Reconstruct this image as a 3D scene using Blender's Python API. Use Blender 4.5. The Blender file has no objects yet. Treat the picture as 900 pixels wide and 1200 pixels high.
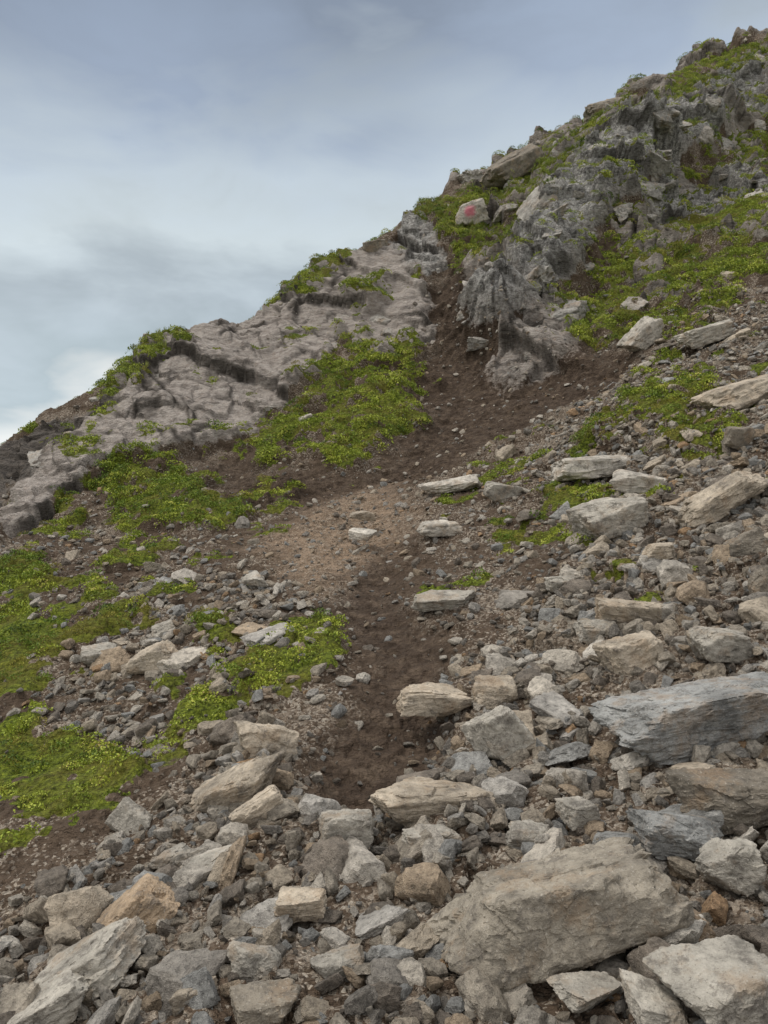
import bpy, bmesh, numpy as np, math
from mathutils import Vector, Matrix, Euler
rng=np.random.default_rng(7)
scene=bpy.context.scene
EYE=1.6
# ------------------------------------------------------------------ hillside control points (image pixel column, row, assumed depth)
F=883.0
crest=[(0,522,17),(50,488,18),(100,466,19),(130,450,19.5),(170,412,20.5),(200,402,20.5),(250,388,21),(300,372,22),(350,340,23),(400,300,24),(440,284,25),(480,258,25.5),(500,236,26),(560,216,26),(600,180,26.5),(640,165,27.5),(690,142,29),(740,112,31),(800,86,32.5),(850,62,34),(900,42,35),(-350,700,14),(1250,-140,40)]
body=[
(-350,1200,2.8),(-350,1050,4),(-350,900,5.8),(-350,800,8.5),(-350,740,11.5),
(0,1200,2.6),(0,1050,3.6),(0,900,5.2),(0,750,7.5),(0,650,10),(0,590,13.5),
(150,1200,2.5),(150,1050,3.4),(150,900,4.9),(150,750,7),(150,650,10),(150,560,14),
(300,1200,2.4),(300,1050,3.2),(300,900,4.5),(300,750,6.6),(300,650,9),(300,560,13),(300,500,16),(300,420,19),
(450,1200,2.35),(450,1050,3.1),(450,900,4.3),(450,750,6.2),(450,650,8.5),(450,560,12),(450,450,17),(450,350,21),
(600,1200,2.3),(600,1050,3),(600,900,4.1),(600,750,5.8),(600,650,7.6),(600,560,10.5),(600,450,15.5),(600,400,18),(600,300,21.5),
(750,1200,2.2),(750,1050,2.8),(750,900,3.8),(750,750,5.2),(750,650,6.6),(750,560,8.8),(750,450,12),(750,400,14.5),(750,300,20),(750,200,24.5),
(900,1200,2.1),(900,1050,2.7),(900,900,3.5),(900,750,4.7),(900,650,5.8),(900,560,7.5),(900,450,10),(900,350,14),(900,250,20),(900,150,27),
(1250,1200,2),(1250,1050,2.5),(1250,900,3.2),(1250,750,4.2),(1250,600,5.6),(1250,450,8),(1250,300,13),(1250,150,21),(1250,0,30)]
P=[]
for a,e,d in body+crest: P.append(((a-450)/F*d,d,(600-e)/F*d))
for a,e,d in crest[::2]+[crest[-1],crest[-2]]:
    x=(a-450)/F; z=(600-e)/F*d
    P.append((x*d*1.2,d*1.2,z-1.2)); P.append((x*d*2.2,d*2.2,z-16))
P+=[(0,0,-1.65),(-1.5,0,-1.95),(1.5,0,-1.3),(0,-1,-1.8),(-1,-1,-2),(1,-1,-1.55),(-3,1,-2.2),(3,1,-.9)]
P=np.unique(np.round(np.array(P),3),axis=0)
def warp(x,y): return np.stack([1.5*x/(y+2),np.log(y+2)],-1)
C=warp(P[:,0],P[:,1]); val=P[:,2]/(P[:,1]+2)
def phi(r2): return 0.5*r2*np.log(r2+1e-12)
D=((C[:,None]-C[None])**2).sum(-1); n=len(P)
A=np.zeros((n+3,n+3)); A[:n,:n]=phi(D)+np.eye(n)*2e-3; A[:n,n]=1;A[:n,n+1:]=C;A[n,:n]=1;A[n+1:,:n]=C.T
W=np.linalg.solve(A,np.r_[val,0,0,0])
def H(x,y):
    q=warp(x,y); o=W[n]+q@W[n+1:]
    for i in range(n): o=o+W[i]*phi(((q-C[i])**2).sum(-1))
    return o*(y+2)+EYE
# ------------------------------------------------------------------ noise
def h3(i,j,k,s=0):
    v=(i.astype(np.int64)*374761393+j.astype(np.int64)*668265263+k.astype(np.int64)*2147483647+s*1274126177)&0xffffffff
    v=((v^(v>>13))*1274126177)&0xffffffff; v=((v^(v>>16))*2246822519)&0xffffffff; v^=v>>15
    return (v/4294967295.0).astype(np.float32)
def vnoise(p,s=0):
    f=np.floor(p); t=(p-f).astype(np.float32); t=t*t*(3-2*t); i,j,k=[f[:,a].astype(np.int64) for a in range(3)]
    o=0
    for a in (0,1):
        for b in (0,1):
            for c in (0,1):
                w=(t[:,0] if a else 1-t[:,0])*(t[:,1] if b else 1-t[:,1])*(t[:,2] if c else 1-t[:,2])
                o=o+w*h3(i+a,j+b,k+c,s)
    return o*2-1
def fbm(p,oc=4,s=0,g=.5):
    o=0;am=1;p=np.array(p,dtype=np.float64)
    for q in range(oc): o=o+am*vnoise(p+q*17.3,s+q); am*=g; p=p*2.03
    return o
def facet(p,s=0,tilt=1.0,edge=False):
    base=np.floor(p-.5).astype(np.int64); best=np.full(len(p),9.,np.float32); sec=best.copy(); out=np.zeros(len(p),np.float32)
    for a in (0,1):
        for b in (0,1):
            for c in (0,1):
                i=base[:,0]+a;j=base[:,1]+b;k=base[:,2]+c
                cx=i+.5+(h3(i,j,k,s+1)-.5)*.7; cy=j+.5+(h3(i,j,k,s+2)-.5)*.7; cz=k+.5+(h3(i,j,k,s+3)-.5)*.7
                dx=p[:,0]-cx;dy=p[:,1]-cy;dz=p[:,2]-cz; d=(dx*dx+dy*dy+dz*dz).astype(np.float32)
                v=(h3(i,j,k,s+4)-.5)+tilt*2*((h3(i,j,k,s+5)-.5)*dx+(h3(i,j,k,s+6)-.5)*dy+(h3(i,j,k,s+7)-.5)*dz)
                m=d<best; sec=np.where(m,best,np.minimum(sec,d)); best=np.where(m,d,best); out=np.where(m,v,out).astype(np.float32)
    if edge: return out,np.sqrt(sec)-np.sqrt(best)
    return out
def sst(a,b,x): t=np.clip((x-a)/(b-a),0,1); return t*t*(3-2*t)
# ------------------------------------------------------------------ patches on the hillside, plan coordinates in decimetres
Z={
'R1':"-67,186 -56,199 -36,214 -13,235 5,230 12,212 10,188 -2,175 -11,193 -16,175 -21,166 -31,152 -41,145 -54,145 -57,130 -54,105 -66,130 -66,148",
'R2':"32,186 35,201 48,224 67,248 93,266 118,267 106,247 81,231 72,219 58,206 49,188 40,179",
'R3':"15,259 17,221 12,212 5,230 -3,241 8,248",'R4':"22,197 34,198 38,178 30,176 21,181",
'R5':"80,226 109,241 116,227 108,212 92,214 77,212",'R6':"119,292 160,313 137,270 121,268 107,270",
'R7':"32,254 45,266 57,264 53,248 41,244 33,245",
'M1':"-31,150 -25,159 -19,169 -14,175 -4,176 8,168 9,148 5,141 -3,136 -5,125 -17,138 -23,138",
'M1b':"-12,185 -10,200 -12,211 0,215 2,209 -5,203 -3,191 9,190 8,180 -2,175 -14,175 -20,171 -20,177",
'M2':"-56,140 -48,145 -32,135 -22,113 -22,103 -31,108 -41,114 -47,128",'M3':"-23,131 -19,131 -14,120 -15,112 -20,116",
'M4':"-35,94 -37,107 -32,109 -28,99 -30,91",
'M5':"-36,60 -48,79 -42,88 -35,89 -29,85 -25,73 -28,70 -28,64 -26,57 -22,56 -17,52 -15,48 -15,42 -17,39 -20,40 -23,36 -40,40",
'M6':"-18,70 -16,73 -13,65 -16,65",'M7':"-13,60 -11,63 -8,67 -5,71 -3,65 -3,59 -6,53 -9,52 -11,56",'M8':"-19,61 -17,62 -14,56 -16,55",
'M9':"-65,181 -64,201 -54,199 -52,189 -58,176 -62,173",'M10':"-65,161 -59,167 -57,161 -61,156",
'M11':"8,239 14,254 31,248 47,245 60,253 82,267 110,286 142,306 163,321 190,345 200,330 155,303 129,292 104,270 93,266 67,248 52,230 42,216 32,199 23,205 20,223 13,235",
'M12':"40,170 45,188 55,194 70,199 82,190 88,172 110,165 100,150 79,155 73,162 67,168 59,169 48,151 41,156",
'M13':"64,224 81,231 88,223 81,212 64,208 60,213",'M14':"97,252 116,262 142,278 121,238 105,233 99,242",
'M15':"31,113 37,115 46,117 47,105 42,101 44,90 37,86 34,98 28,105",'M16':"20,96 26,93 26,85 21,81 18,84",
'M17':"54,155 64,162 65,146 54,136 51,140",'M18':"-33,224 -13,235 -9,231 -20,216 -29,213",
'M19':"-55,99 -46,100 -40,90 -40,81 -46,82",'M20':"-49,115 -49,122 -45,114 -44,107",'M22':"-26,79 -24,83 -23,80 -23,73",
'D1':"9,171 15,186 12,198 17,211 24,203 19,185 30,176 41,159 45,137 37,131 24,126 16,126 10,120 3,118 -1,103 2,87 0,77 2,67 5,60 3,50 2,45 -1,40 -4,41 -4,46 -2,51 -1,59 -4,73 -3,89 -6,105 -4,123 2,134 8,144",
'LP':"0,120 2,98 -3,86 -7,77 -11,83 -11,92 -16,94 -9,111",'D2':"-41,203 -29,215 -24,205 -32,200",
'D3':"-71,123 -91,167 -78,172 -62,177 -61,169 -68,158 -66,143 -66,130",'D4':"-36,146 -4,123 -9,111 -22,113",
'S1':"-14,24 -21,34 -15,37 -13,45 -10,52 -5,48 -3,40 -1,40 2,48 6,56 14,64 19,73 22,100 29,102 48,84 90,90 120,60 90,-8 -25,-8 -25,20",
'S2':"24,126 37,131 45,137 47,154 74,146 120,150 100,90 48,84 29,102 22,100",
'S3':"-30,86 -14,84 -8,78 -5,60 -8,48 -14,47 -22,56 -28,64 -25,73"}
Z={k:np.array([[float(c)/10 for c in t.split(',')] for t in v.split()]) for k,v in Z.items()}
def sdf(poly,x,y):
    d=np.full(x.shape,1e9); ins=np.zeros(x.shape,bool); m=len(poly)
    for i in range(m):
        a=poly[i];b=poly[(i+1)%m]; e=b-a
        wx=x-a[0];wy=y-a[1]; t=np.clip((wx*e[0]+wy*e[1])/(e@e+1e-9),0,1)
        d=np.minimum(d,(wx-e[0]*t)**2+(wy-e[1]*t)**2)
        c=((a[1]>y)!=(b[1]>y))
        with np.errstate(all='ignore'): c&=x<(b[0]-a[0])*(y-a[1])/(b[1]-a[1]+1e-12)+a[0]
        ins^=c
    d=np.sqrt(d); return np.where(ins,d,-d)
# ------------------------------------------------------------------ terrain grid
us=np.r_[np.linspace(-1.1,-.56,90)[:-1],np.linspace(-.56,.56,760),np.linspace(.56,1.1,90)[1:]]
ys=np.r_[np.linspace(-1.2,2,50)[:-1],np.geomspace(2,8,320)[:-1],np.geomspace(8,37,760)[:-1],np.geomspace(37,80,50)]
nc=len(us); nr=len(ys)
U,Y=np.meshgrid(us,ys); X=U*(Y+2); 
Zb=H(X.ravel(),Y.ravel()).reshape(X.shape)
G=np.stack([X,Y,Zb],-1)
def gnorm(G):
    a=np.gradient(G,axis=1);b=np.gradient(G,axis=0); c=np.cross(a,b); return c/np.linalg.norm(c,axis=-1,keepdims=True)
N0=gnorm(G).reshape(-1,3); p=G.reshape(-1,3).copy(); x=p[:,0];y=p[:,1]
x=x.copy(); y=y.copy()
amp=np.clip((y+2)/16,.15,1.2)
wn=fbm(p/.9,3,11); wn2=fbm(p/.25,3,21); wob=amp*(.28*wn+.12*wn2)
wobm=amp*(.38*fbm(p/.7,4,13)+.16*wn2)+.02*amp
def mask(names,soft=.10,grow=0,wb=None):
    wb=wob if wb is None else wb
    o=np.zeros(len(p))
    for k in names:
        q=Z[k]; lo=q.min(0)-1.5;hi=q.max(0)+1.5
        s=np.where((x>lo[0])&(x<hi[0])&(y>lo[1])&(y<hi[1]))[0]
        v=sdf(q,x[s],y[s])+wb[s]+(grow if np.isscalar(grow) else grow[s])*amp[s]
        o[s]=np.maximum(o[s],sst(-soft*amp[s],soft*amp[s],v))
    return o
MK=[k for k in Z if k[0]=='M']
rock=mask(['R1','R2','R3','R4','R5','R6','R7'],.2)
spur=mask(['R2','R4'],.7,.1); lichen=mask(['R2','R5','R6','R3','R4'],.4)
mpoly=mask(MK,.14,0,wobm); moss=mpoly.copy()
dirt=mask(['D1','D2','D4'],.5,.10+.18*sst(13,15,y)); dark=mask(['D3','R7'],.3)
lite=mask(['LP'],.6,.1)
scree=mask(['S1'],.4); scree2=mask(['S2'],.5); scree3=mask(['S3'],.4)
up=sst(13.5,17,y)*sst(1.5,3,x)
rock=np.maximum(rock,up*sst(-.2,.2,fbm(p/1.7,3,31))*.95)
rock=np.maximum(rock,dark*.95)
slab=mask(['R1'],.3)*(1-dark)
strat=p@np.array([[.80,.1,-.45],[.2,1.,.3],[.55,-.3,1.]]).T*np.array([.6,.85,1.3])
jit=.13*np.stack([fbm(p/.6,3,5),fbm(p/.6,3,6),fbm(p/.6,3,7)],-1)
fA,eA=facet(strat/2.3+jit*.6,1,.8,True); fB,eB=facet(strat/.95+jit,9,1.,True); fC,eC=facet(p/.36+jit,17,1.,True); fD=facet(p/.09,27,.7); fE=facet(p/.17+jit,37,1.)
f1=fbm(p/1.3,4,41); f2=fbm(p/.22,4,51)
rk=rock
far=np.clip((y-6)/8,0,1)
crack=np.maximum(np.maximum(sst(.07,.0,eA),.7*sst(.07,.0,eB)),.3*sst(.1,0,eC))*rk*sst(-.6,.1,f1)
k_=1-.6*slab; k2=1-.45*slab
disp=rk*(.18+k_*(.66*fA+.27*fB)+k2*(.10*fC+.045*fE)+.10*f1+.03*f2)-crack*.06*k2+spur*1.0
disp+=(1-rk)*(.09*f1*far+.05*f1+.022*f2+.025*fD+far*.04*fC)
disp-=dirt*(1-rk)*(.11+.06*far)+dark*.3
disp+=(scree+scree2*.8+scree3*.5)*(.05*fC+.03*fB)
disp+=moss*(.06+.09*far+(.05+.10*far)*fbm(p/.4,3,61))
dd=disp.reshape(nr,nc)
s_=dd.copy(); s_[1:-1,1:-1]=(dd[1:-1,1:-1]*5+dd[:-2,1:-1]+dd[2:,1:-1]+dd[1:-1,:-2]+dd[1:-1,2:])/9; dd=s_
rkk=rk.reshape(nr,nc); dd=(dd*rkk+disp.reshape(nr,nc)*(1-rkk)); disp=dd.ravel()
p=p+N0*disp[:,None]
G2=p.reshape(G.shape); N1=gnorm(G2).reshape(-1,3)
led=up*sst(-.35,-.02,fbm(p/1.1,4,71)+.5*(N1[:,2]-.60)*2)*sst(.42,.62,N1[:,2])*(1-.45*spur)
left=sst(13,15,y)*sst(1.5,0,x)
led=np.maximum(led,left*sst(.42,.65,fbm(p/.8,4,72))*sst(.6,.8,N1[:,2])*.9)
hole=sst(-.75,-.35,fbm(p/.6,4,43)+.3*wn2)*(1-sst(8,6,y)*sst(.42,.60,fbm(p/.28,3,44)))
moss=moss*sst(.25,.45,N1[:,2])*hole; moss=np.maximum(moss,led*(1-dirt)*.95)
mid=sst(3.5,6,y)*(1-dirt)*(1-scree)*(1-rk)*(1-lite)
moss=np.maximum(moss,mid*sst(.40,.55,fbm(p/.45,4,81)))
moss=np.maximum(moss,scree*sst(3.5,5.5,y)*sst(.56,.70,fbm(p/.4,4,84)))
moss=moss*(1-dirt*.9*(1-mpoly))
me=bpy.data.meshes.new("hillside_terrain")
nv=nr*nc; idx=np.arange(nv).reshape(nr,nc)
q=np.stack([idx[:-1,:-1],idx[:-1,1:],idx[1:,1:],idx[1:,:-1]],-1).reshape(-1,4)
me.vertices.add(nv); me.vertices.foreach_set('co',p.astype(np.float32).ravel())
me.loops.add(q.size); me.loops.foreach_set('vertex_index',q.ravel().astype(np.int32))
me.polygons.add(len(q)); me.polygons.foreach_set('loop_start',np.arange(0,q.size,4,dtype=np.int32))
me.polygons.foreach_set('use_smooth',np.ones(len(q),bool))
me.update(calc_edges=True)
for nm,v in (('moss',moss),('rock',rock),('dirt',dirt),('dark',dark),('lite',lite),('lichen',lichen),('crack',crack),('slab',slab),('scree',np.maximum(scree,scree2))):
    at=me.attributes.new(nm,'FLOAT','POINT'); at.data.foreach_set('value',v.astype(np.float32))
terr=bpy.data.objects.new("hillside_terrain",me); scene.collection.objects.link(terr)
# ------------------------------------------------------------------ node helpers
def mat(name):
    m=bpy.data.materials.new(name); m.use_nodes=True; nt=m.node_tree; return m,nt,nt.nodes['Principled BSDF']
def nd(nt,typ,props=None,**inp):
    o=nt.nodes.new(typ)
    for k,v in (props or {}).items(): setattr(o,k,v)
    for k,v in inp.items():
        key=int(k[1:]) if k[0]=='_' else k.replace('__',' ')
        s=o.inputs[key]
        if isinstance(v,bpy.types.NodeSocket): nt.links.new(v,s)
        else: s.default_value=v
    return o
def noise(nt,vec,scale,detail=6,rough=.6,dist=0): return nd(nt,'ShaderNodeTexNoise',Vector=vec,Scale=scale,Detail=detail,Roughness=rough,Distortion=dist)
def ramp(nt,fac,stops,interp='LINEAR'):
    o=nd(nt,'ShaderNodeValToRGB',Fac=fac); cr=o.color_ramp; cr.interpolation=interp
    while len(cr.elements)<len(stops): cr.elements.new(.5)
    for e,(ps,c) in zip(cr.elements,stops):
        e.position=ps; e.color=(c,c,c,1) if not hasattr(c,'__len__') else (*c,1)
    return o.outputs[0]
def mix(nt,f,a,b,bt='MIX'):
    o=nt.nodes.new('ShaderNodeMix'); o.data_type='RGBA'; o.blend_type=bt
    for s,v in ((o.inputs[0],f),(o.inputs[6],a),(o.inputs[7],b)):
        if isinstance(v,bpy.types.NodeSocket): nt.links.new(v,s)
        else: s.default_value=v if not (hasattr(v,'__len__') and len(v)==3) else (*v,1)
    return o.outputs[2]
def mth(nt,op,a,b=0.,c=0.):
    o=nt.nodes.new('ShaderNodeMath'); o.operation=op
    for s,v in zip(o.inputs,(a,b,c)):
        if isinstance(v,bpy.types.NodeSocket): nt.links.new(v,s)
        else: s.default_value=v
    return o.outputs[0]
def attr(nt,nm): return nd(nt,'ShaderNodeAttribute',{'attribute_name':nm}).outputs['Fac']
# terrain material
m,nt,B=mat("hillside_ground")
pos=nd(nt,'ShaderNodeNewGeometry').outputs['Position']
n1=noise(nt,pos,1.3,4,.65).outputs[0]; n2=noise(nt,pos,7,5,.7).outputs[0]; n3=noise(nt,pos,38,3,.7).outputs[0]
vo=nd(nt,'ShaderNodeTexVoronoi',Vector=pos,Scale=26,Randomness=1.); vs=nd(nt,'ShaderNodeTexVoronoi',Vector=pos,Scale=62)
def vcol(v): return nd(nt,'ShaderNodeSeparateColor',_0=v.outputs['Color']).outputs[0]
vsc=vcol(vs)
soil=ramp(nt,n2,[(.25,(.036,.024,.016)),(.5,(.090,.063,.045)),(.75,(.19,.14,.10))])
st1=ramp(nt,vcol(vo),[(0,(.09,.068,.05)),(.3,(.19,.15,.115)),(.65,(.33,.275,.22)),(1,(.46,.41,.345))])
st2=ramp(nt,vsc,[(0,(.07,.05,.036)),(.45,(.19,.145,.105)),(.8,(.34,.28,.22)),(1,(.52,.455,.375))])
gr=mix(nt,ramp(nt,n3,[(.45,0.),(.55,1.)]),st1,st2)
gfac=mth(nt,'ADD',ramp(nt,n1,[(.36,.0),(.66,.75)]),mth(nt,'MULTIPLY',attr(nt,'scree'),.2))
gsel=ramp(nt,mth(nt,'ADD',mth(nt,'MULTIPLY',vsc,.6),mth(nt,'SUBTRACT',gfac,.5)),[(.25,0.),(.4,1.)])
ground=mix(nt,gsel,mix(nt,.45,soil,(.15,.108,.075)),gr)
dsel=ramp(nt,mth(nt,'ADD',vsc,mth(nt,'MULTIPLY',n2,.35)),[(1.01,0.),(1.09,.7)])
dirtc=mix(nt,dsel,soil,st2)
ground=mix(nt,attr(nt,'dirt'),ground,dirtc)
litec=mix(nt,ramp(nt,n2,[(.4,.3),(.6,.85)]),st2,(.41,.295,.205))
ground=mix(nt,mth(nt,'MULTIPLY',attr(nt,'lite'),.92),ground,litec)
wpos=nd(nt,'ShaderNodeMapping',Vector=pos,Rotation=(.3,.5,.2),Scale=(.6,1.1,1.9)).outputs[0]
r1=noise(nt,wpos,1.2,5,.68,.4).outputs[0]; r2=noise(nt,wpos,7,5,.75,.3).outputs[0]
rockc=ramp(nt,r1,[(.28,(.16,.137,.12)),(.42,(.29,.255,.227)),(.55,(.41,.365,.33)),(.72,(.52,.47,.43))])
rockc=mix(nt,.55,rockc,ramp(nt,r2,[(.32,(.06,.052,.045)),(.46,(.30,.265,.235)),(.7,(.58,.53,.48))]))
rockc=mix(nt,ramp(nt,n2,[(.53,0.),(.7,.5)]),rockc,(.35,.24,.165))
rockc=mix(nt,mth(nt,'MULTIPLY',attr(nt,'slab'),.45),rockc,mix(nt,ramp(nt,r2,[(.35,0.),(.6,1.)]),(.36,.31,.28),(.56,.50,.455)))
lgrey=ramp(nt,noise(nt,pos,11,5,.85).outputs[0],[(.36,(.05,.05,.048)),(.44,(.20,.20,.195)),(.54,(.42,.415,.40)),(.63,(.68,.68,.65))])
rockc=mix(nt,mth(nt,'MULTIPLY',attr(nt,'lichen'),.75),rockc,lgrey)
drk=ramp(nt,noise(nt,wpos,2.2,5,.75,.6).outputs[0],[(.38,.48),(.47,1.)])
rockc=mix(nt,mth(nt,'SUBTRACT',1.,mth(nt,'MULTIPLY',attr(nt,'slab'),.3)),rockc,drk,'MULTIPLY')
rockc=mix(nt,mth(nt,'MULTIPLY',attr(nt,'crack'),.9),rockc,(.03,.025,.02))
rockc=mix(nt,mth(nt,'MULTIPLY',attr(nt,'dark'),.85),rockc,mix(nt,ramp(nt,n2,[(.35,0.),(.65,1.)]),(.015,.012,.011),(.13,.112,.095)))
rf=ramp(nt,mth(nt,'ADD',attr(nt,'rock'),mth(nt,'MULTIPLY',mth(nt,'SUBTRACT',n2,.5),.9)),[(.4,0.),(.55,1.)])
col=mix(nt,rf,ground,rockc)
mossc=ramp(nt,noise(nt,pos,26,3,.75).outputs[0],[(.3,(.025,.030,.006)),(.45,(.085,.11,.014)),(.6,(.20,.245,.026)),(.75,(.33,.36,.045))])
mossc=mix(nt,ramp(nt,n1,[(.42,0.),(.62,.6)]),mossc,ramp(nt,n3,[(.3,(.045,.035,.01)),(.6,(.20,.16,.035)),(.8,(.31,.26,.065))]))
mf=ramp(nt,mth(nt,'ADD',attr(nt,'moss'),mth(nt,'MULTIPLY',mth(nt,'SUBTRACT',n2,.5),1.3)),[(.40,0.),(.55,1.)])
col=mix(nt,mf,col,mossc)
nt.links.new(col,B.inputs['Base Color']); B.inputs['Roughness'].default_value=.92; B.inputs['Specular IOR Level'].default_value=.2
hgt=mth(nt,'ADD',mth(nt,'MULTIPLY',n3,.5),mth(nt,'ADD',mth(nt,'MULTIPLY',mth(nt,'SUBTRACT',1.,vo.outputs['Distance']),.6),mth(nt,'MULTIPLY',mth(nt,'ADD',n2,mth(nt,'MULTIPLY',r2,1.8)),1.3)))
bp=nd(nt,'ShaderNodeBump',Strength=1.,Distance=.05,Height=hgt); nt.links.new(bp.outputs[0],B.inputs['Normal'])
me.materials.append(m)
# rock materials
def rock_mat(name,mode,mark=False):
    m,nt,B=mat(name); tc=nd(nt,'ShaderNodeTexCoord').outputs['Object']; oi=nd(nt,'ShaderNodeObjectInfo')
    v=nd(nt,'ShaderNodeVectorMath',{'operation':'ADD'},_0=tc,_1=nd(nt,'ShaderNodeCombineXYZ',_0=mth(nt,'MULTIPLY',oi.outputs['Random'],31.),_1=mth(nt,'MULTIPLY',oi.outputs['Random'],17.)).outputs[0]).outputs[0]
    k={'inst':1.,'crag':1.4}.get(mode,2.2)
    dt=3 if mode=='inst' else 6
    a=noise(nt,v,1.6*k,3,.6,.3).outputs[0]; b=noise(nt,v,7*k,dt,.72).outputs[0]; c=noise(nt,v,42*k if mode!='crag' else 24.,3,.7).outputs[0]
    if mode=='inst':
        base=ramp(nt,oi.outputs['Random'],[(0,(.23,.195,.16)),(.14,(.40,.35,.285)),(.28,(.46,.39,.305)),(.42,(.33,.325,.31)),(.53,(.55,.495,.42)),(.63,(.40,.31,.22)),(.72,(.49,.445,.385)),(.82,(.27,.245,.215)),(.91,(.46,.43,.39)),(.955,(.42,.275,.16)),(.975,(.62,.57,.50))],'CONSTANT')
    elif mode=='crag':
        base=ramp(nt,oi.outputs['Random'],[(0,(.30,.285,.26)),(.3,(.38,.355,.32)),(.6,(.44,.40,.36)),(.8,(.34,.32,.29))],'CONSTANT')
    else: base=oi.outputs['Color']
    cc=mix(nt,1.,base,ramp(nt,a,[(.3,.6),(.5,.97),(.7,1.28)]),'MULTIPLY')
    cc=mix(nt,1.,cc,ramp(nt,b,[(.3,.5),(.5,1.),(.7,1.3)]),'MULTIPLY')
    if mode!='inst':
        cc=mix(nt,ramp(nt,noise(nt,v,2.3*k,5,.7).outputs[0],[(.52,0.),(.64,.45)]),cc,(.32,.22,.135))
        cc=mix(nt,ramp(nt,noise(nt,v,5*k,5,.8).outputs[0],[(.54,0.),(.62,.6)]),cc,(.13,.115,.10))
    cc=mix(nt,ramp(nt,c,[(.58,0.),(.7,.5)]),cc,(.60,.555,.49)); cc=mix(nt,ramp(nt,c,[(.28,.65),(.40,0.)]),cc,(.05,.045,.038))
    if mark:
        sp=nd(nt,'ShaderNodeVectorMath',{'operation':'DISTANCE'},_0=tc,_1=(0,-.32,.12)).outputs['Value']
        cc=mix(nt,ramp(nt,mth(nt,'ADD',sp,mth(nt,'MULTIPLY',b,.25)),[(.26,.9),(.36,0.)]),cc,(.62,.18,.24))
    nt.links.new(cc,B.inputs['Base Color']); B.inputs['Roughness'].default_value=.85; B.inputs['Specular IOR Level'].default_value=.3
    hh=mth(nt,'ADD',mth(nt,'MULTIPLY',b,1.),mth(nt,'MULTIPLY',c,.35))
    bp=nd(nt,'ShaderNodeBump',Strength=.9,Distance=.022 if mode=='b' else .05,Height=hh); nt.links.new(bp.outputs[0],B.inputs['Normal'])
    return m
M_inst=rock_mat("scree_stone_rock",'inst'); M_b=rock_mat("boulder_rock",'b'); M_mark=rock_mat("painted_boulder_rock",'b',True); M_crag=rock_mat("crag_rock",'crag')
# ------------------------------------------------------------------ rock shapes
icos={}
def ico(sub):
    if sub not in icos:
        bm=bmesh.new(); bmesh.ops.create_icosphere(bm,subdivisions=sub,radius=1); bm.verts.ensure_lookup_table()
        icos[sub]=(np.array([v.co[:] for v in bm.verts]),np.array([[v.index for v in f.verts] for f in bm.faces])); bm.free()
    return icos[sub]
def finish_mesh(name,v,f,material,sharp):
    me=bpy.data.meshes.new(name); me.vertices.add(len(v)); me.vertices.foreach_set('co',v.astype(np.float32).ravel())
    me.loops.add(f.size); me.loops.foreach_set('vertex_index',f.ravel().astype(np.int32))
    me.polygons.add(len(f)); me.polygons.foreach_set('loop_start',np.arange(0,f.size,3,dtype=np.int32))
    me.polygons.foreach_set('use_smooth',np.ones(len(f),bool)); me.update(calc_edges=True)
    try: me.set_sharp_from_angle(angle=math.radians(sharp))
    except Exception: pass
    me.materials.append(material); return me
def rock_mesh(name,seed,sub,dims,rough=.05,material=None,sharp=30,boxy=.35,planes=None):
    r=np.random.default_rng(seed); d,f=ico(sub)
    ax=np.array([[1,0,0],[-1,0,0],[0,1,0],[0,-1,0],[0,0,1],[0,0,-1]],float)+r.normal(0,boxy*.6,(6,3))
    ex=r.normal(0,1,(9,3)); nn=np.r_[ax,ex]; dd=np.r_[r.uniform(.6,.85,6),r.uniform(.72,1.08,9)]
    if planes is not None: nn=np.array(planes)[:,:3]; dd=np.array(planes)[:,3]
    nn=nn/np.linalg.norm(nn,axis=1,keepdims=True)
    t=np.clip(d@nn.T,0,None)/dd; pw=26 if planes is None else 40; rad=(t**pw).sum(1)**(-1/pw)
    v=d*rad[:,None]
    w=v*np.array([1,1,1.05]) if sub>4 else v
    v*=(1+rough*.8*facet(w*1.8+seed,seed,.8)+rough*.5*facet(w*4.5+seed,seed+5,.8)+rough*.2*facet(w*10+seed,seed+15,.8)+rough*.4*fbm(v*6+seed,4,seed))[:,None]
    lo,hi=v.min(0),v.max(0); v=(v-(lo+hi)/2)/(hi-lo)*np.array(dims)
    return finish_mesh(name,v,f,material,sharp)
def mkcoll(name,meshes):
    c=bpy.data.collections.new(name)
    for i,q in enumerate(meshes): c.objects.link(bpy.data.objects.new(name+"_piece",q))
    return c
AS=[(.8,.55),(.7,.4),(.9,.7),(.6,.4),(.75,.35),(.85,.5),(.65,.5),(.9,.4),(.7,.6),(.55,.45),(.8,.3),(1,.65)]
stones=mkcoll("stone",[rock_mesh("stone",100+i,4,(1,r_[0],r_[1]),.09,M_inst,35) for i,r_ in enumerate(AS)])
pebbles=mkcoll("pebble",[rock_mesh("pebble",160+i,3,(1,r_[0],r_[1]),.06,M_inst,35) for i,r_ in enumerate(AS)])
crags=mkcoll("crag",[rock_mesh("crag",220+i,5,(1,r_[0],r_[1]+.1),.12,M_crag,40) for i,r_ in enumerate(AS)])
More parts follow.
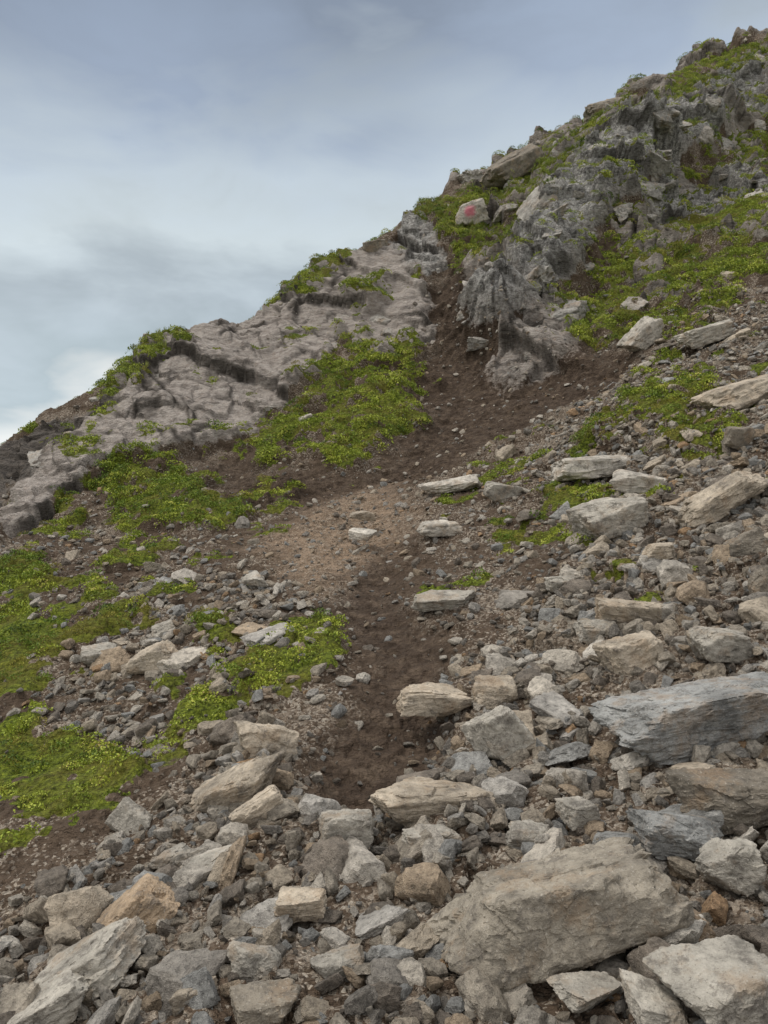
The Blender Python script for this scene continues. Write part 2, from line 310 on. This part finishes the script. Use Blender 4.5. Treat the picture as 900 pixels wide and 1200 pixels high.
def scatter(name,coll,pts,rot,scl,ids):
    me=bpy.data.meshes.new(name); me.vertices.add(len(pts)); me.vertices.foreach_set('co',np.asarray(pts,np.float32).ravel())
    for nm,typ,v in (('rot','FLOAT_VECTOR',rot),('scl','FLOAT_VECTOR',scl)):
        me.attributes.new(nm,typ,'POINT').data.foreach_set('vector',np.asarray(v,np.float32).ravel())
    me.attributes.new('pid','INT','POINT').data.foreach_set('value',np.asarray(ids,np.int32))
    ob=bpy.data.objects.new(name,me); scene.collection.objects.link(ob)
    ng=bpy.data.node_groups.new(name,'GeometryNodeTree'); ng.interface.new_socket("Geometry",in_out='INPUT',socket_type='NodeSocketGeometry'); ng.interface.new_socket("Geometry",in_out='OUTPUT',socket_type='NodeSocketGeometry')
    i=ng.nodes.new('NodeGroupInput'); o=ng.nodes.new('NodeGroupOutput'); ins=ng.nodes.new('GeometryNodeInstanceOnPoints')
    ci=ng.nodes.new('GeometryNodeCollectionInfo'); ci.inputs[0].default_value=coll; ci.inputs[1].default_value=True; ci.inputs[2].default_value=True
    def na(nm,t):
        a=ng.nodes.new('GeometryNodeInputNamedAttribute'); a.data_type=t; a.inputs[0].default_value=nm; return a.outputs[0]
    e=ng.nodes.new('FunctionNodeEulerToRotation'); ng.links.new(na('rot','FLOAT_VECTOR'),e.inputs[0])
    ng.links.new(i.outputs[0],ins.inputs['Points']); ng.links.new(ci.outputs[0],ins.inputs['Instance']); ins.inputs['Pick Instance'].default_value=True
    ng.links.new(na('pid','INT'),ins.inputs['Instance Index']); ng.links.new(e.outputs[0],ins.inputs['Rotation']); ng.links.new(na('scl','FLOAT_VECTOR'),ins.inputs['Scale'])
    ng.links.new(ins.outputs[0],o.inputs[0]); md=ob.modifiers.new("scatter",'NODES'); md.node_group=ng
    return ob
aG=np.linalg.norm(np.cross(np.gradient(G2,axis=1),np.gradient(G2,axis=0)),axis=-1).ravel()
inview=np.where(np.abs(x)/(np.abs(y)+.7)<.62,1.,.25)*np.where(y<1.2,.4,1)*np.where(y>37,.05,1)
def pick(w,cnt):
    w=w*aG*inview; c=np.cumsum(w); return np.clip(np.searchsorted(c,rng.random(cnt)*c[-1]),0,nv-1)
def eul(nrm,tilt,cnt,yaw=None):
    out=np.zeros((cnt,3))
    for i in range(cnt):
        nn=Vector(nrm[i])+Vector(rng.normal(0,tilt,3)); q_=nn.normalized().to_track_quat('Z','Y').to_matrix()@Matrix.Rotation(rng.uniform(0,6.283) if yaw is None else rng.normal(0,yaw),3,'Z')
        out[i]=q_.to_euler()[:]
    return out
Nb=N0
def rocks_scatter(name,w,cnt,smin,smax,pw,tilt,sink,flat=1.,coll=None,yaw=None):
    i=pick(w,cnt); s=smin*(smax/smin)**(rng.random(cnt)**pw)
    asp=np.stack([s,s*rng.uniform(.75,1.1,cnt),s*rng.uniform(.7,1.15,cnt)*flat],-1)
    pts=p[i]+Nb[i]*(s*sink)[:,None]+rng.normal(0,.008,(cnt,3))
    scatter(name,coll or stones,pts,eul(Nb[i],tilt,cnt,yaw),asp,rng.integers(0,12,cnt))
bare=np.clip(1-moss,.07,1)
rocks_scatter("scree_rocks",scree*bare*(1-.95*dirt),850,.12,.34,1.8,.36,.06)
rocks_scatter("scree_cobbles",scree*bare*(1-.92*dirt),6200,.045,.14,1.1,.5,.1)
rocks_scatter("gravel",(scree*1.+scree2*.7+.45*mid+.14*dirt+.5*lite)*bare*(1/(1+(np.maximum(y,0)/6)**1.5)),21000,.012,.055,1.,.6,.12,1.,pebbles)
rocks_scatter("slope_rocks",(scree2*1.2+scree3*1.3+.22*mid)*np.maximum(bare,.2)*(1-.93*dirt),1500,.08,.45,2.4,.25,.03,.8)
rocks_scatter("slope_stones",(scree2+scree3*2+.5*mid*sst(16,9,y)+.11*dirt+.35*lite)*bare,7500,.035,.14,1.2,.4,.08,1.,pebbles)
rocks_scatter("crag_blocks",(rk*(1-.8*slab)+.3*up)*bare*(1-dark)*sst(34,30,y),200,.3,1.8,1.3,.25,-.25,.9,crags,.5)
rocks_scatter("slab_blocks",rk*slab*bare,20,.3,1.6,1.2,.12,-.27,.6,crags,.5)
# ------------------------------------------------------------------ named boulders  (x cm, y cm, width, height, tone, roll deg)
T={'t':(.44,.375,.295),'g':(.40,.37,.32),'b':(.31,.31,.30),'r':(.38,.285,.195),'d':(.23,.20,.16),'l':(.51,.47,.41),'h':(.30,.265,.215)}
bd="""58,262,285,125,h,14;23,377,135,55,t,0;-17,352,65,65,g,5;21,344,60,35,g,0;163,393,215,84,b,10;150,322,140,80,d,10;65,423,60,80,g,35;32,491,80,45,t,0
71,487,50,45,t,0;119,308,100,60,b,-15;129,281,70,60,g,20;-45,264,65,60,g,0;-110,277,130,60,g,30;-102,310,90,60,r,35;-80,416,115,50,t,30;-73,462,75,60,t,-5
-64,387,60,45,t,30;-193,630,65,40,t,20;-247,660,45,30,g,0;159,483,70,60,t,15;209,461,80,50,g,-5;178,543,80,45,t,-10;220,732,85,60,g,10;283,834,65,35,l,-5
263,948,95,32,l,5;318,701,115,50,t,32;94,1060,68,26,l,14;65,888,50,22,l,0;153,540,50,35,g,0;151,951,45,35,g,-20;53,671,70,24,g,8;99,219,150,90,g,10
79,219,80,50,g,-10;101,255,75,45,r,-20;63,232,80,40,g,0;-82,347,80,34,g,15;-34,302,60,40,t,0;-100,354,50,40,g,30;46,370,60,30,t,0;89,343,45,40,g,0
281,585,50,50,d,0;540,1271,60,28,g,15;480,1413,50,40,l,35;457,960,95,40,t,15;400,851,35,35,d,0;-28,1005,30,14,t,0;-26,921,30,16,l,0;258,2281,38,32,l,20
-135,797,35,20,l,0;-204,694,30,25,g,10;259,513,45,55,d,30;-115,260,95,50,g,25;-16,261,60,45,g,0;-63,251,50,50,t,0;-136,399,45,55,g,50;-38,241,80,50,d,0
64,335,50,35,g,0;428,2441,80,44,d,25;827,2755,60,30,d,10;-26,2303,30,22,d,10;150,629,45,35,g,0;230,633,40,30,t,0""".replace('\n',';').split(';')
# the long foreground block: sloping top, blunt left point, undercut front
hero=[(.05,.1,1,.46),(.55,.1,.9,.78),(0,-1,.18,.48),(.1,-.7,-.9,.55),(0,1,.1,.6),(-1,-.15,.95,.74),(-.8,-.3,-.7,.9),(1,.1,.15,.98),(.7,-.75,.1,.95),(.6,0,-.8,.85),(0,0,-1,.5),(-.5,-.9,.5,.68),(.3,-.7,.7,.66)]
for i,s in enumerate(bd):
    a=s.split(','); bx,by,w_,h_=float(a[0])/100,float(a[1])/100,float(a[2])/883,float(a[3])/883
    r0=np.argmin((x-bx)**2+(y-by)**2); nrm=Vector(Nb[r0]); w_*=by*1.08;h_*=by*1.02
    gz=float(H(np.array([bx]),np.array([by]))[0])
    flat=h_/w_<.5
    dims=(w_,w_*(.45 if i==0 else .55 if w_>.45 else .72),h_*(.82 if i else .84))
    mk=(i==47)
    me_=rock_mesh("boulder",(300 if i!=4 else 911)+i*7,7 if i in (0,4) else 6 if w_>.15 and by<8 else 5,dims,.085 if i else .09,M_mark if mk else M_b,40,planes=hero if i==0 else None)
    ob=bpy.data.objects.new("painted_boulder" if mk else ("rock_slab" if flat else "boulder"),me_); scene.collection.objects.link(ob)
    nz=nrm.lerp(Vector((0,0,1)),.5).normalized(); nx=(Vector((1,0,0))-nz*nz.x).normalized(); ny=nz.cross(nx)
    R=Matrix((nx,ny,nz)).transposed(); nroll=float(a[5])-math.degrees(math.atan2(nx.z,nx.x))*.8
    ob.rotation_euler=(Matrix.Rotation(-math.radians(nroll),3,'Y')@R@Matrix.Rotation(rng.normal(0,.15 if i else 0),3,'Z')).to_euler()
    ob.location=(bx,by,gz+h_*(.36 if i==0 else .3)+(.25 if mk else 0)); c=np.array(T[a[4]])*rng.uniform(.86,1.06); ob.color=(*c,1)
# ------------------------------------------------------------------ plants
def leafmat(name,stops):
    m,nt,B=mat(name); oi=nd(nt,'ShaderNodeObjectInfo'); g=nd(nt,'ShaderNodeNewGeometry')
    f=mth(nt,'ADD',mth(nt,'MULTIPLY',oi.outputs['Random'],.6),mth(nt,'MULTIPLY',g.outputs['Random Per Island'],.4))
    nt.links.new(ramp(nt,f,stops),B.inputs['Base Color']); B.inputs['Roughness'].default_value=.6; B.inputs['Specular IOR Level'].default_value=.25
    return m
ML=leafmat("heath_leaves",[(0,(.07,.095,.014)),(.3,(.18,.235,.026)),(.6,(.31,.37,.042)),(.85,(.43,.46,.07)),(.94,(.38,.30,.09)),(1,(.28,.20,.08))])
MD=leafmat("dark_heath_leaves",[(0,(.04,.07,.011)),(.5,(.12,.18,.022)),(1,(.24,.31,.04))])
MO=leafmat("olive_moss_leaves",[(0,(.08,.07,.02)),(.5,(.23,.205,.035)),(1,(.38,.34,.06))])
MG=leafmat("grass_blades",[(0,(.12,.17,.03)),(.5,(.26,.31,.06)),(1,(.42,.40,.15))])
def clump(seed,material,nl=100,R=.5,leaf=.08):
    r=np.random.default_rng(seed); V=[];Fc=[]
    for i in range(nl):
        a=r.uniform(0,6.283); rr=R*math.sqrt(r.random())*(1+.35*math.sin(3*a+seed)); h=.4*R*(1-(rr/R)**2)+r.uniform(-.05,.06)
        c=np.array([rr*math.cos(a),rr*math.sin(a),h]); t=r.normal(0,1,3); t[2]=abs(t[2])*.8; t/=np.linalg.norm(t); s=np.cross(t,r.normal(0,1,3)); s/=np.linalg.norm(s)
        L=leaf*r.uniform(.7,1.5); w=L*.38; k=len(V); V+=[c,c+t*L*.5+s*w,c+t*L,c+t*L*.5-s*w]; Fc.append((k,k+1,k+2,k+3))
    me=bpy.data.meshes.new("plant_clump"); me.from_pydata([tuple(v) for v in V],[],Fc); me.materials.append(material); return me
def tuft(seed,material,nb=40):
    r=np.random.default_rng(seed); V=[];Fc=[]
    for i in range(nb):
        a=r.uniform(0,6.283); b=r.uniform(0,.12); c=np.array([b*math.cos(a),b*math.sin(a),0]); a2=a+r.normal(0,.6); L=r.uniform(.5,1.1); ln=r.uniform(.15,.75)
        o=np.array([math.cos(a2),math.sin(a2),0]); s=np.array([-o[1],o[0],0])*.012; k=len(V)
        for j,t in enumerate((0,.4,.75,1)):
            pt=c+o*ln*L*t*t+np.array([0,0,L*t*(1-.35*t*ln)]); ww=s*(1-t)*1.3 if j<3 else s*.1; V+=[pt-ww,pt+ww]
        for j in range(3): Fc.append((k+2*j,k+2*j+1,k+2*j+3,k+2*j+2))
    me=bpy.data.meshes.new("grass_tuft"); me.from_pydata([tuple(v) for v in V],[],Fc); me.materials.append(material); return me
heath=mkcoll("heath",[clump(i,ML) for i in range(4)]); dheath=mkcoll("dark_heath",[clump(20+i,MD) for i in range(3)]); olive=mkcoll("olive",[clump(40+i,MO,leaf=.06) for i in range(3)]); grass=mkcoll("grass",[tuft(i,MG) for i in range(5)])
def veg(name,coll,nk,w,cnt,smin,smax,tilt=.2,gs=1.):
    i=pick(w,cnt); s=rng.uniform(smin,smax,cnt)*np.clip(.5+y[i]/16*gs,.55,1.5); nn=N1[i]*.6+np.array([0,0,.6])
    scatter(name,coll,p[i]+rng.normal(0,.01,(cnt,3)),eul(nn,tilt,cnt),np.stack([s,s,s*rng.uniform(.7,1.5,cnt)],-1),rng.integers(0,nk,cnt))
mm=sst(.35,.8,moss); br=fbm(p/1.4,3,91); near=1/(1+(np.maximum(y,1)/14)**1.0)
patch=sst(-.6,.05,fbm(p/.35,3,95)+.2)
dk=mask(['M2','M19','M6'],.3)
veg("heath_plants",heath,4,mm*(1-.4*dk)*sst(.5,-.1,br)*near*patch,10500,.10,.26)
veg("dark_heath_plants",dheath,3,mm*(dk*.9+.35*sst(-.2,.5,br)+.10)*near*patch,2800,.12,.26)
veg("olive_moss",olive,3,mm*sst(-.1,.4,br)*near,2500,.10,.2)
gm=mask(['M11','M9'],.3)*1.+mask(['M5'],.1)*.12*sst(4.6,3.8,y)*8+mask(['M12'],.2)*.4
veg("grass_tufts",grass,5,mm*gm,3200,.09,.19,.25,.3)
# ------------------------------------------------------------------ valley far below
vm,nt,B=mat("valley_ground"); ps=nd(nt,'ShaderNodeNewGeometry').outputs['Position']
nt.links.new(ramp(nt,noise(nt,ps,.004,8,.6).outputs[0],[(.35,(.05,.07,.03)),(.6,(.12,.12,.08))]),B.inputs['Base Color']); B.inputs['Roughness'].default_value=.95
bm=bmesh.new(); bmesh.ops.create_grid(bm,x_segments=60,y_segments=60,size=6000)
for v in bm.verts: v.co.z=-150+20*math.sin(v.co.x*.002)*math.cos(v.co.y*.0017)
me_=bpy.data.meshes.new("valley_ground"); bm.to_mesh(me_); bm.free(); me_.materials.append(vm); ob=bpy.data.objects.new("valley_ground",me_); scene.collection.objects.link(ob)
# ------------------------------------------------------------------ sky & light
sd=Vector((-.5,.12,.82)).normalized(); el=math.asin(sd.z); az=math.atan2(sd.x,sd.y)
w=bpy.data.worlds.new("World"); scene.world=w; w.use_nodes=True; nt=w.node_tree; bg=nt.nodes['Background']; out=nt.nodes['World Output']
sky=nd(nt,'ShaderNodeTexSky',{'sky_type':'NISHITA','sun_disc':False,'sun_elevation':el,'sun_rotation':az}); nt.links.new(sky.outputs[0],bg.inputs[0]); bg.inputs[1].default_value=.09
tc=nd(nt,'ShaderNodeTexCoord').outputs['Generated']; sx=nd(nt,'ShaderNodeSeparateXYZ',_0=tc)
mp=nd(nt,'ShaderNodeMapping',Vector=tc,Scale=(1,1,2.4),Rotation=(0,.22,0),Location=(.3,.1,.2)).outputs[0]
c1=noise(nt,mp,1.7,3,.5,.4).outputs[0]; c2=noise(nt,mp,3.6,5,.55,.3).outputs[0]
e=mth(nt,'ADD',sx.outputs[2],mth(nt,'ADD',mth(nt,'MULTIPLY',mth(nt,'SUBTRACT',c1,.5),.30),mth(nt,'ADD',mth(nt,'MULTIPLY',mth(nt,'SUBTRACT',c2,.5),.26),mth(nt,'MULTIPLY',sx.outputs[0],-.03))))
cl=ramp(nt,e,[(0,(.97,.98,.96)),(.15,(.93,.96,.95)),(.195,(.50,.59,.64)),(.25,(.53,.61,.67)),(.34,(.63,.71,.75)),(.42,(.54,.62,.69)),(.50,(.32,.385,.49)),(.62,(.27,.335,.44)),(.76,(1.1,1.12,1.13)),(1,(1.9,1.9,1.86))])  # top stops, overhead and out of view, raised to brighten the hillside
cl=mix(nt,ramp(nt,mth(nt,'ADD',sx.outputs[0],mth(nt,'MULTIPLY',mth(nt,'SUBTRACT',c1,.5),.5)),[(.0,0.),(.5,.55)]),cl,(.48,.565,.69))
cl=mix(nt,ramp(nt,sx.outputs[1],[(0,.65),(.35,0.)]),cl,(1.15,1.11,1.05))  # unseen sky behind the camera lightened as added fill
cl=mix(nt,1.,cl,ramp(nt,c2,[(.34,.82),(.5,1.),(.66,1.13)]),'MULTIPLY')
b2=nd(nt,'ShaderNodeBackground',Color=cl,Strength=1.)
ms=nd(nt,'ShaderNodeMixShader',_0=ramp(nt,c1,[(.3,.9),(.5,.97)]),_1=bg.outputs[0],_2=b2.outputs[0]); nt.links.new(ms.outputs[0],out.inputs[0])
su=bpy.data.lights.new("sun",'SUN'); su.energy=1.5; su.angle=math.radians(12); su.color=(1,.94,.85); so=bpy.data.objects.new("sun",su); scene.collection.objects.link(so); so.rotation_euler=sd.to_track_quat('Z','Y').to_euler()
# ------------------------------------------------------------------ camera
cam=bpy.data.cameras.new("camera"); co=bpy.data.objects.new("camera",cam); scene.collection.objects.link(co); co.location=(0,0,EYE); co.rotation_euler=(math.pi/2,0,0)
cam.sensor_fit='VERTICAL'; cam.angle=2*math.atan(600/F); cam.clip_start=.05; cam.clip_end=20000; scene.camera=co
scene.view_settings.view_transform='Standard'; scene.view_settings.look='None'; scene.view_settings.exposure=0
